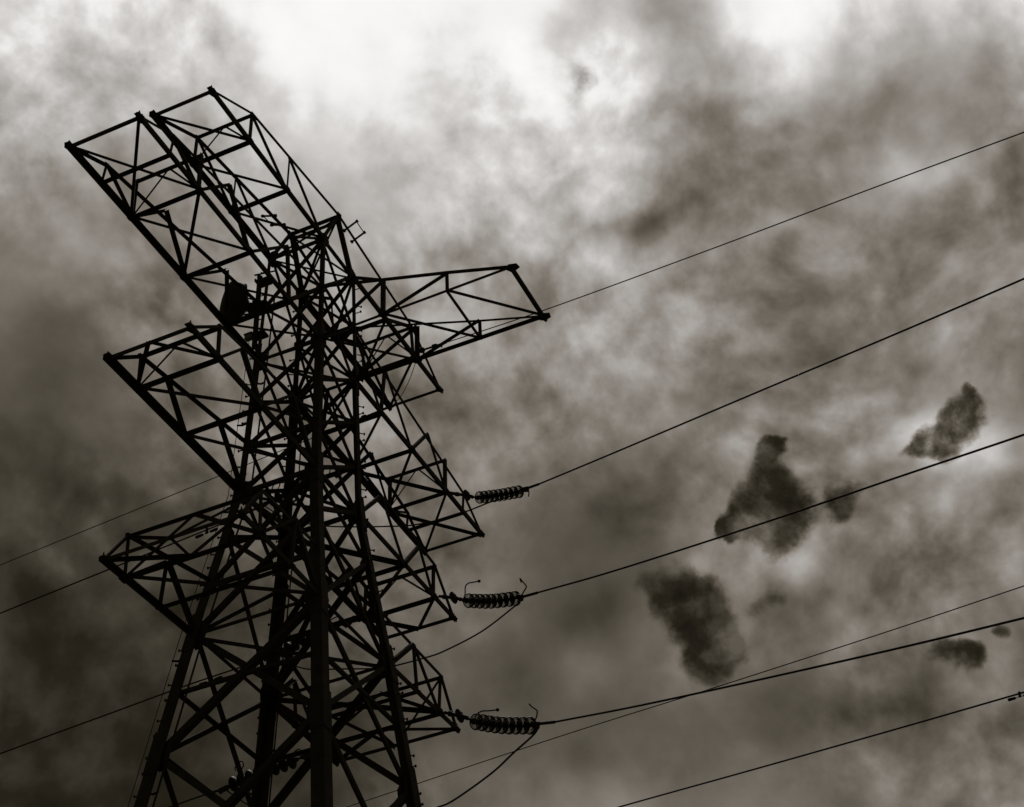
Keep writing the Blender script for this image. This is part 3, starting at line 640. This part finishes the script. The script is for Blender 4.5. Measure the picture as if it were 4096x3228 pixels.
# ------------------------------------------------------------------ wires, strings and fittings (metres)
WIRES = {"nearB": {"link": [[4.488, -0.82, 22.236], [4.327, -1.235, 21.938], [4.266, -1.391, 21.791]], "disc": [[4.211, -1.532, 21.688], [4.014, -2.037, 21.425], [3.814, -2.55, 21.184]], "clamp": [[3.777, -2.646, 21.169], [3.704, -2.833, 21.107], [3.6, -3.099, 21.028]], "wire": [[3.6, -3.099, 21.028], [2.891, -4.921, 20.604], [1.706, -7.965, 19.914], [0.679, -10.6, 19.308], [-0.128, -12.672, 18.856], [-1.02, -14.963, 18.386]], "jumper": [[3.702, -2.807, 21.099], [3.69, -2.607, 21.025], [3.656, -2.059, 21.015], [3.625, -1.545, 20.947], [3.587, -0.924, 20.923], [3.551, -0.339, 20.979], [3.521, 0.151, 21.108], [3.486, 0.721, 21.274], [3.444, 1.406, 21.499], [3.41, 1.945, 21.739], [3.376, 2.498, 22.081], [3.348, 2.958, 22.509]]}, "nearC": {"link": [[3.669, -0.893, 19.188], [3.527, -1.257, 18.952], [3.426, -1.518, 18.754]], "disc": [[3.397, -1.59, 18.702], [3.178, -2.154, 18.375], [2.964, -2.703, 18.124]], "clamp": [[2.928, -2.794, 18.116], [2.873, -2.936, 18.039], [2.746, -3.263, 17.939]], "wire": [[2.746, -3.263, 17.939], [2.089, -4.951, 17.438], [1.013, -7.711, 16.711], [0.081, -10.104, 16.129], [-0.648, -11.976, 15.667], [-1.451, -14.039, 15.178]], "jumper": [[2.873, -2.937, 18.056], [2.896, -2.819, 17.947], [2.911, -2.741, 17.914], [3.05, -2.027, 17.696], [3.211, -1.208, 17.629], [3.295, -0.774, 17.66], [3.425, -0.111, 17.767], [3.493, 0.238, 17.843], [3.665, 1.121, 18.19], [3.822, 1.92, 18.503], [3.901, 2.327, 18.728], [3.995, 2.81, 19.044], [4.058, 3.13, 19.251]]}, "nearD": {"link": [[2.9, -1.332, 16.16], [2.766, -1.676, 15.929], [2.694, -1.86, 15.795]], "disc": [[2.64, -2.001, 15.667], [2.409, -2.593, 15.31], [2.186, -3.165, 15.029]], "clamp": [[2.163, -3.224, 15.023], [2.092, -3.407, 14.952], [1.967, -3.728, 14.829]], "wire": [[1.967, -3.728, 14.829], [1.333, -5.355, 14.329], [0.527, -7.424, 13.736], [-0.318, -9.595, 13.136], [-0.981, -11.296, 12.69], [-1.709, -13.166, 12.212]], "jumper": [[2.094, -3.398, 14.951], [2.109, -3.307, 14.804], [2.181, -2.886, 14.604], [2.256, -2.45, 14.391], [2.383, -1.714, 14.169], [2.441, -1.375, 14.147], [2.547, -0.755, 14.173], [2.681, 0.026, 14.3], [2.838, 0.938, 14.569], [2.965, 1.68, 14.907], [3.079, 2.345, 15.295], [3.15, 2.759, 15.58], [3.256, 3.373, 16.105]]}, "farB": {"link": [[2.993, 0.666, 22.393], [3.038, 0.987, 22.447], [3.078, 1.275, 22.51]], "disc": [[3.1, 1.432, 22.534], [3.182, 2.013, 22.509], [3.277, 2.69, 22.537]], "clamp": [[3.294, 2.813, 22.532], [3.338, 3.123, 22.512], [3.417, 3.689, 22.507]], "wire": [[3.417, 3.689, 22.507], [3.786, 6.315, 22.649], [4.386, 10.589, 22.886], [5.05, 15.318, 23.134]]}, "farC": {"link": [[3.724, 0.754, 19.242], [3.774, 1.105, 19.305], [3.812, 1.378, 19.337]], "disc": [[3.828, 1.492, 19.338], [3.91, 2.079, 19.328], [4.0, 2.719, 19.28]], "clamp": [[4.017, 2.836, 19.27], [4.058, 3.131, 19.262], [4.117, 3.55, 19.278]], "wire": [[4.117, 3.55, 19.278], [4.363, 5.302, 19.401], [4.634, 7.235, 19.485], [5.093, 10.502, 19.63], [5.725, 15.003, 19.814]]}, "farD": {"link": [[2.952, 1.192, 16.186], [2.983, 1.412, 16.157], [3.008, 1.59, 16.132]], "disc": [[3.03, 1.749, 16.129], [3.12, 2.392, 16.126], [3.217, 3.078, 16.115]], "clamp": [[3.235, 3.209, 16.1], [3.271, 3.463, 16.097], [3.316, 3.789, 16.117]], "wire": [[3.316, 3.789, 16.117], [3.422, 4.537, 16.136], [3.702, 6.534, 16.17], [4.051, 9.021, 16.211]]}, "earth_near": [[3.214, -0.646, 25.219], [2.888, -1.485, 24.852], [1.853, -4.142, 23.721], [0.399, -7.876, 22.272], [-0.804, -10.965, 21.115], [-1.725, -13.328, 20.206], [-2.557, -15.464, 19.384]], "earth_far": [[4.46, 0.649, 25.155], [4.54, 1.223, 25.199], [4.58, 1.506, 25.217], [4.945, 4.106, 25.401], [5.468, 7.833, 25.654], [6.131, 12.553, 25.979], [6.865, 17.783, 26.306]], "W5": [[13.024, 9.534, 20.669], [11.387, 5.333, 19.876], [8.908, -1.033, 18.728], [7.43, -4.828, 17.991], [6.049, -8.373, 17.327], [4.966, -11.154, 16.837], [3.966, -13.72, 16.399]], "W6": [[6.096, -0.291, 15.211], [4.771, -3.692, 14.604], [3.704, -6.433, 14.097], [2.739, -8.909, 13.648], [1.979, -10.862, 13.303], [1.138, -13.019, 12.923]], "jumpA": [[3.089, -0.776, 24.979], [3.434, -0.418, 24.761], [3.827, -0.009, 24.753], [4.094, 0.269, 24.884], [4.39, 0.576, 25.045]], "damp": [[3.529, 4.485, 22.552], [4.259, 4.564, 19.35], [2.005, -10.794, 13.322], [4.932, 4.01, 25.396]]}
V3 = Vector
def frame(d):
    d = d.normalized(); sd_ = d.cross(Vector((0, 0, 1))).normalized(); return d, sd_, sd_.cross(d)
PROF_GLASS = [(.000, .030), (.004, .055), (.016, .085), (.034, .108), (.046, .1255), (.054, .1285), (.063, .1265), (.063, .116), (.050, .108),
              (.047, .101), (.070, .099), (.071, .094), (.044, .090), (.042, .077), (.064, .074), (.065, .069), (.040, .064), (.038, .048), (.030, .030)]
PROF_CAP = [(-.075, .0), (-.075, .022), (-.066, .036), (-.03, .042), (.0, .050), (.012, .048), (.014, .0)]
PROF_PIN = [(.03, .0), (.03, .026), (.05, .018), (.085, .014), (.085, .0)]
def mesh_of(prof, mat, name, n=28):
    m = MB(); m.lathe((0, 0, 0), (0, 0, 1), prof + [prof[0]] if name == 'glass' else prof, n)
    me = bpy.data.meshes.new(name); me.from_pydata(m.v, [], m.f); me.polygons.foreach_set('use_smooth', [True] * len(m.f)); me.materials.append(mat)
    if mat is M_GLASS:
        me.materials.append(M_RIM)
        idx = [1 if i // n in (3, 4, 5, 6, 7, 10, 11, 15) else 0 for i in range(len(m.f))]
        me.polygons.foreach_set('material_index', idx)
    return me
ME_GLASS = mesh_of(PROF_GLASS, M_GLASS, 'glass'); ME_PORC = mesh_of(PROF_GLASS, M_PORC, 'porcelain')
ME_CAP = mesh_of(PROF_CAP, M_FIT, 'cap', 16); ME_PIN = mesh_of(PROF_PIN, M_FIT, 'pin', 12)
def string(key, label, nd, glass, horns, sc):
    w = WIRES[key]; root = empty('insulator_string', w['link'][0])
    tag(root, label, 'insulator', 'insulator strings on the right crossarms')
    loc = lambda name, m, mat, par=root: None
    def put(m, name, mat):
        o = m.build(name, mat, None, origin=None)
        o.parent = root; o.location = -Vector(w['link'][0]); return o
    ln = [V3(p) for p in w['link']]; dc = [V3(p) for p in w['disc']]; cl = [V3(p) for p in w['clamp']]
    # shackles and links from the arm
    m = MB(); m.tube([ln[0], ln[0].lerp(ln[1], .35)], .03, 8); m.tube([ln[0].lerp(ln[1], .3), ln[0].lerp(ln[1], .42)], .05, 8)
    m.tube([ln[0].lerp(ln[1], .4), ln[1]], .035, 8); m.tube([ln[1], ln[2]], .026, 8)
    m.tube([ln[2].lerp(dc[0], -.1), dc[0]], .022, 8)
    for t_ in (.3, .6, .9): m.tube([ln[1].lerp(ln[2], t_), ln[1].lerp(ln[2], t_ + .08)], .04, 8)
    put(m, 'shackle', M_FIT)
    d0, s0, u0 = frame(ln[2] - ln[0])
    m = MB(); c = ln[1]
    la = (u0 * .55 - d0 * .835) * .85; sa = (d0 * .55 + u0 * .835) * .85
    pts = [c + la * a + sa * b for a, b in ((.17, -.05), (.19, .0), (.16, .05), (.04, .075), (-.12, .06), (-.18, .01), (-.16, -.05), (-.03, -.075))]
    m.plate(pts, s0, .05); put(m, 'yoke_plate', M_FIT)
    # discs along a slightly sagging line
    L = smooth(dc, 12); n = len(L)
    cum = [0.0]
    for i in range(1, n): cum.append(cum[-1] + (L[i] - L[i - 1]).length)
    def at(s_):
        for i in range(1, n):
            if cum[i] >= s_ - 1e-9:
                return L[i - 1].lerp(L[i], (s_ - cum[i - 1]) / max(cum[i] - cum[i - 1], 1e-9)), (L[i] - L[i - 1]).normalized()
        return L[-1], (L[-1] - L[-2]).normalized()
    for k in range(nd):
        p, d = at(cum[-1] * k / (nd - 1))
        o = link('insulator_disc', ME_GLASS if glass else ME_PORC, None, root)
        o.matrix_local = Matrix.Translation(p - ln[0]) @ d.to_track_quat('Z', 'Y').to_matrix().to_4x4() @ Matrix.Scale(sc, 4)
        for nm, me in (('cap', ME_CAP), ('pin', ME_PIN)): link(nm, me, None, o)
    # dead-end clamp and sleeve
    d1, s1, u1 = frame(cl[1] - cl[0])
    m = MB(); m.tube([dc[-1], cl[0]], .024, 8)
    m.tube([cl[0], cl[0].lerp(cl[1], .3), cl[1]], [.034, .05, .036], 10)
    m.tube([cl[0].lerp(cl[1], .15) - u1 * .03, cl[1] - u1 * .06], [.02, .03], 8)
    m.tube([cl[1], cl[2]], .026, 10)
    put(m, 'tension_clamp', M_FIT)
    for nm, base, pts in horns(ln, dc, cl, d0, s0, u0, d1, s1, u1):
        m = MB(); m.tube(smooth([base + p for p in pts], 6), .0125, 8); e = base + pts[-1]
        if nm == 'ball': m.lathe(e - Vector((0, 0, .032)), (0, 0, 1), [(.0, .0), (.012, .024), (.032, .032), (.052, .024), (.064, .0)], 12)
        put(m, 'arcing_horn', M_FIT)
    return root
def horn_none(*a): return []
def horn_std(ln, dc, cl, d0, s0, u0, d1, s1, u1):
    return [('ball', ln[2], [Vector((0, 0, 0)), u0 * .12 - d0 * .04, u0 * .26 - d0 * .11, u0 * .33 - d0 * .06, u0 * .36 + d0 * .06, u0 * .40 + d0 * .24]),
            ('ring', cl[0] + d1 * .1, [Vector((0, 0, 0)), u1 * .12 + d1 * .06, u1 * .19 + d1 * .08, u1 * .25 + d1 * .0, u1 * .31 - d1 * .10, u1 * .33 - d1 * .10 + s1 * .05, u1 * .25 - d1 * .02 + s1 * .06])]
def horn_top(ln, dc, cl, d0, s0, u0, d1, s1, u1):
    return [('tail', cl[1], [Vector((0, 0, 0)), -u1 * .07 + d1 * .03, -u1 * .12 + d1 * .05, -u1 * .20 + d1 * .06])]
def horn_low(ln, dc, cl, d0, s0, u0, d1, s1, u1):
    return [('ball', dc[0], [u0 * .02, u0 * .13 + d0 * .0, u0 * .20 + d0 * .12, u0 * .23 + d0 * .28, u0 * .28 + d0 * .5]),
            ('ring', cl[0] + d1 * .06, [Vector((0, 0, 0)), u1 * .12 + d1 * .05, u1 * .22 + d1 * .04, u1 * .26 - d1 * .02, u1 * .30 - d1 * .10, u1 * .36 - d1 * .19])]
def horn_far(ln, dc, cl, d0, s0, u0, d1, s1, u1):
    ring = [u1 * .05] + [u1 * (.20 + .10 * math.sin(a)) + d1 * (.10 * math.cos(a)) * -1 for a in [math.radians(x) for x in (-100, -60, 0, 60, 120, 180, 215)]]
    return [('rod', ln[2], [Vector((0, 0, 0)), u0 * .14, u0 * .20 + d0 * .06, u0 * .17 + d0 * .22, u0 * .15 + d0 * .42]),
            ('ring', dc[-1] - d1 * .05, [p + u1 * .12 for p in ring])]
string('nearB', 'glass disc insulator string drooping least, pulling right from the longest crossarm', 9, True, horn_top, 1.0)
string('nearC', 'glass disc insulator string with upright horn, pulling right from the middle lower crossarm', 9, True, horn_std, 1.08)
string('nearD', 'glass disc insulator string nearest the ground, pulling right from the lowest crossarm', 9, True, horn_low, 1.13)
string('farB', 'dark insulator string with curled horn, behind the body at the highest conductor level', 8, False, horn_far, 1.05)
string('farC', 'dark insulator string behind the legs, pulling left at the middle conductor level', 8, False, horn_far, 1.05)
string('farD', 'dark insulator string with round arcing horn, pulling left low between the legs', 8, False, horn_far, 1.12)

def wire(name, pts, r, label, cat, group=None, n=8, ends=0.0):
    P = smooth(pts, 10); m = MB()
    m.tube(P, r, n); o = m.build(name, M_WIRE, origin=P[0])
    return tag(o, label, cat, group)
def extend(pts, L):
    a = Vector(pts[-2]); b = Vector(pts[-1]); d = (b - a).normalized()
    return list(pts) + [tuple(b + d * L * .5), tuple(b + d * L)]
G1 = 'conductors strung from the pylon'
R_C = .0165
wire('conductor', extend(WIRES['nearB']['wire'], 12), R_C, 'uppermost thick conductor sweeping up to the right edge from the highest glass string', 'power line', G1)
wire('conductor', extend(WIRES['nearC']['wire'], 12), R_C, 'thick conductor running to the right from the middle glass string', 'power line', G1)
wire('conductor', extend(WIRES['nearD']['wire'], 12), R_C, 'thick conductor leaving right from the lowest glass string, crossed by a thin wire', 'power line', G1)
wire('conductor', extend(WIRES['farB']['wire'], 25), R_C, 'conductor leaving left past the tip of the lowest left crossarm', 'power line', G1)
wire('conductor', extend(WIRES['farC']['wire'], 25), R_C, 'conductor leaving left below all the left crossarms', 'power line', G1)
wire('conductor', extend(WIRES['farD']['wire'], 25), R_C, 'conductor leaving left and down out of the picture between the lower legs', 'power line', G1)
wire('earth_wire', extend(WIRES['earth_near'], 12), .0105, 'thin earth wire passing the outrigger tip up to the right edge', 'earth wire', 'earth wires')
wire('earth_wire', extend(WIRES['earth_far'], 25), .0105, 'thin earth wire, upper of the wires leaving to the left edge', 'earth wire', 'earth wires')
wire('overhead_cable', extend(list(reversed(extend(list(reversed(WIRES['W5'])), 8))), 12), .0105, 'thin twisted cable passing behind the right leg and rising to the right', 'cable')
wire('overhead_cable', extend(list(reversed(extend(list(reversed(WIRES['W6'])), 8))), 12), .0140, 'lowest cable at the bottom right, carrying a damper at the edge', 'cable')
G2 = 'slack jumper loops under the right crossarms'
wire('jumper_cable', WIRES['nearB']['jumper'], .015, 'flat jumper loop under the longest right crossarm', 'jumper cable', G2)
wire('jumper_cable', WIRES['nearC']['jumper'], .015, 'slack jumper loop hanging from the middle glass string behind the legs', 'jumper cable', G2)
wire('jumper_cable', WIRES['nearD']['jumper'], .017, 'deep jumper loop hanging from the lowest glass string out of the picture', 'jumper cable', G2)
wire('jumper_cable', WIRES['jumpA'], .008, 'thin short jumper bowed between the two earth wire clamps', 'jumper cable', G2)
# sleeves where the jumpers meet the clamps belong to the jumpers
for k, r in (('nearC', .024), ('nearD', .028)):
    P = smooth(WIRES[k]['jumper'], 10)[:7]
    jo = [o for o in col.objects if o.name.startswith('jumper_cable')][{'nearC': 1, 'nearD': 2}[k]]
    m = MB(); m.tube(P, [r * .8] + [r] * (len(P) - 2) + [r * .7], 10)
    s_ = m.build('sleeve', M_FIT, jo); s_.location = -jo.location

# earth wire clamps at the arm
for p, q, lab in ((WIRES['earth_near'][0], WIRES['earth_near'][1], 'short chain of earth wire fittings on the near side of the upper right crossarm'),
                  (WIRES['earth_far'][0], WIRES['earth_far'][2], 'chain of earth wire fittings at the far corner of the upper right crossarm')):
    p = V3(p); q = V3(q); d = (q - p).normalized(); m = MB()
    m.tube([p, p + d * .25], .03, 8); m.tube([p + d * .2, p + d * .28], .06, 8); m.tube([p + d * .25, p + d * .62], .022, 8)
    m.tube([p + d * .62, p + d * .72], .05, 8); m.tube([p + d * .72, p + d * 1.05], .024, 8)
    m.tube([p + d * .9, p + d * .9 - Vector((0, 0, .09))], .018, 6)
    tag(m.build('earth_clamp', M_FIT, origin=p), lab, 'clamp', 'earth wire clamps')

# stockbridge dampers under the wires
def damper(c, d, label, sc=1.0, rot=0):
    c = V3(c); d, s_, u = frame(V3(d)); root = empty('vibration_damper', c)
    tag(root, label, 'damper', 'vibration dampers')
    m = MB(); m.box((0, 0, -.035 * sc), .05 * sc, .04 * sc, .13 * sc, d, s_, u); m.build('clamp', M_FIT, root)
    m = MB(); m.tube([d * -.26 * sc - u * .09 * sc, d * .26 * sc - u * .09 * sc], .009 * sc, 6); m.build('messenger_rod', M_FIT, root)
    for k in (-1, 1):
        m = MB(); a = d * k
        m.tube([a * (.10 * sc) - u * .09 * sc, a * (.12 * sc) - u * .09 * sc, a * (.28 * sc) - u * .09 * sc, a * (.30 * sc) - u * .09 * sc], [.020 * sc, .032 * sc, .036 * sc, .022 * sc], 10)
        m.build('weight', M_FIT, root)
dw = lambda k, i, j: V3(WIRES[k]['wire'][j]) - V3(WIRES[k]['wire'][i])
damper(WIRES['damp'][0], dw('farB', 0, 2), 'damper on the left wire above, beside the lowest left crossarm', 1.0)
damper(WIRES['damp'][1], dw('farC', 0, 2), 'damper on the lower left wire, seen between the two left legs', 1.0)
damper(WIRES['damp'][2], V3(WIRES['W6'][4]) - V3(WIRES['W6'][3]), 'damper cut by the right edge on the lowest cable', .62)

# ------------------------------------------------------------------ cables along the legs
def leg_line(sx, sy, off, z0, z1, n):
    return [T(LG(sx, sy, z0 + (z1 - z0) * i / n)) + Vector(off) for i in range(n + 1)]
def joined(*parts):
    out = []
    for p in parts: out += p if not out else p[1:]
    return out
def leg_cable(name, sx, sy, off, ztop, zbot, r, label, cat, clamps, clen):
    zz = sorted({ztop, zbot, *[z for z in (Z_C, Z_D) if zbot < z < ztop]}, reverse=True)
    P = []
    for i in range(len(zz) - 1):
        seg = leg_line(sx, sy, off, zz[i], zz[i + 1], 6); P += seg if not P else seg[1:]
    m = MB(); m.tube(P, r, 7); root = m.build(name, M_WIRE, origin=P[0]); tag(root, label, cat)
    o = Vector(off)
    for z in clamps:
        p = T(LG(sx, sy, z)) + o; m = MB(); side = Vector((-o.y, o.x, 0)).normalized() * .02
        q = p - o * clen
        m.tube([p + o.normalized() * .015, p.lerp(q, .5) - Vector((0, 0, .03)), q], [.018, .022, .022], 6)
        b = m.build('bracket', M_FIT, root); b.location = -P[0]
leg_cable('safety_line', -1, 1, (-.03, .235, 0), 1.2, -30.0, .0065, 'thin vertical safety line held off the left leg by short brackets', 'safety line', [-2.3, -5.3, -9.95, -14.0], .8)
leg_cable('feeder_cable', -1, 1, (.03, -.19, 0), 2.4, -30.0, .017, 'thick feeder cable clamped down the inner side of the left leg', 'cable', [-.9, -1.9, -3.4, -4.4, -9.6, -12.4, -13.6], .7)
leg_cable('feeder_cable', 1, 1, (-.05, -.24, 0), -1.6, -30.0, .014, 'feeder cable running down beside the leg with the low insulator string', 'cable', [-3.6, -7.3, -10.7, -13.2], .7)

# ------------------------------------------------------------------ microwave dish on its pole
pc = LG(-1, 1, 2.1); PB = Vector((-1.0, 1.16))
pole = empty('antenna_pole', T((PB.x, PB.y, .55)))
tag(pole, 'stout vertical antenna pole clamped against the left leg behind the dish', 'pole')
m = MB(); L_ = 2.85 * S
m.tube([(0, 0, 0), (0, 0, L_)], .052, 16); m.tube([(0, 0, L_), (0, 0, L_ + .02)], [.058, .03], 16); m.build('tube', M_DISH, pole)
for z in (.35, 1.15, L_ - .12):
    m = MB(); m.box((.06, -.07, z), .20, .26, .05, (1, 0, 0), (0, 1, 0)); m.box((0, .055, z), .15, .03, .07); m.build('clamp', M_FIT, pole)
m = MB(); m.tube([(0, -.02, L_ + .03), (-.02, .12, L_ + .09), (.10, -.30, L_ + .13)], .018, 6); m.build('top_bracket', M_FIT, pole)
dc_ = T((-1.47, 1.68, 2.17)); dish = empty('dish_antenna', dc_)
tag(dish, 'round drum shaped microwave dish mounted high on the left leg', 'dish antenna')
dd = Vector((-.75, .66, .03)).normalized()
m = MB(); rr = .405; o_ = -dd * .19
m.lathe(o_, dd, [(-.10, .0), (-.10, .10), (-.07, .14), (-.03, .24), (.02, .35), (.05, rr), (.32, rr), (.32, rr - .015), (.07, rr - .015)], 48)
m.lathe(o_, dd, [(.045, rr), (.045, rr + .012), (.075, rr + .012), (.075, rr)], 48)
m.build('shroud', M_DISH, dish)
m = MB(); m.lathe(o_, dd, [(.31, rr - .004), (.345, rr * .93), (.385, rr * .65), (.405, rr * .3), (.41, .0)], 48); m.build('radome', M_DISH, dish)
m = MB(); back = -dd * .27; pl = Vector((T((PB.x, PB.y, 2.17)) - dc_))
m.tube([back, back.lerp(pl, .5), pl], [.09, .08, .07], 12)
m.box(back.lerp(pl, .55) + Vector((0, 0, -.08)), .15, .15, .15); m.box(pl, .16, .16, .28)
m.tube([pl + Vector((0, 0, .16)), back * .8 + Vector((-.10, 0.1, .24))], .016, 6); m.tube([pl - Vector((0, 0, .16)), back * .8 + Vector((-.1, .1, -.30))], .016, 6)
m.build('mount', M_FIT, dish)
bx = empty('junction_box', T((PB.x - .06, PB.y + .16, .98)))
tag(bx, 'small pale junction box at the foot of the antenna pole', 'box')
m = MB(); m.box((0, 0, 0), .10, .15, .10); m.build('case', M_CASE, bx)
m = MB(); m.box((0, .0, .06), .13, .18, .025); m.build('lid', M_FIT, bx)
m = MB(); m.tube(smooth([(0, .09, -.02), (0, .11, -.15), (-.01, .09, -.40), (0, .05, -.7)], 6), .008, 6); m.build('lead', M_WIRE, bx)
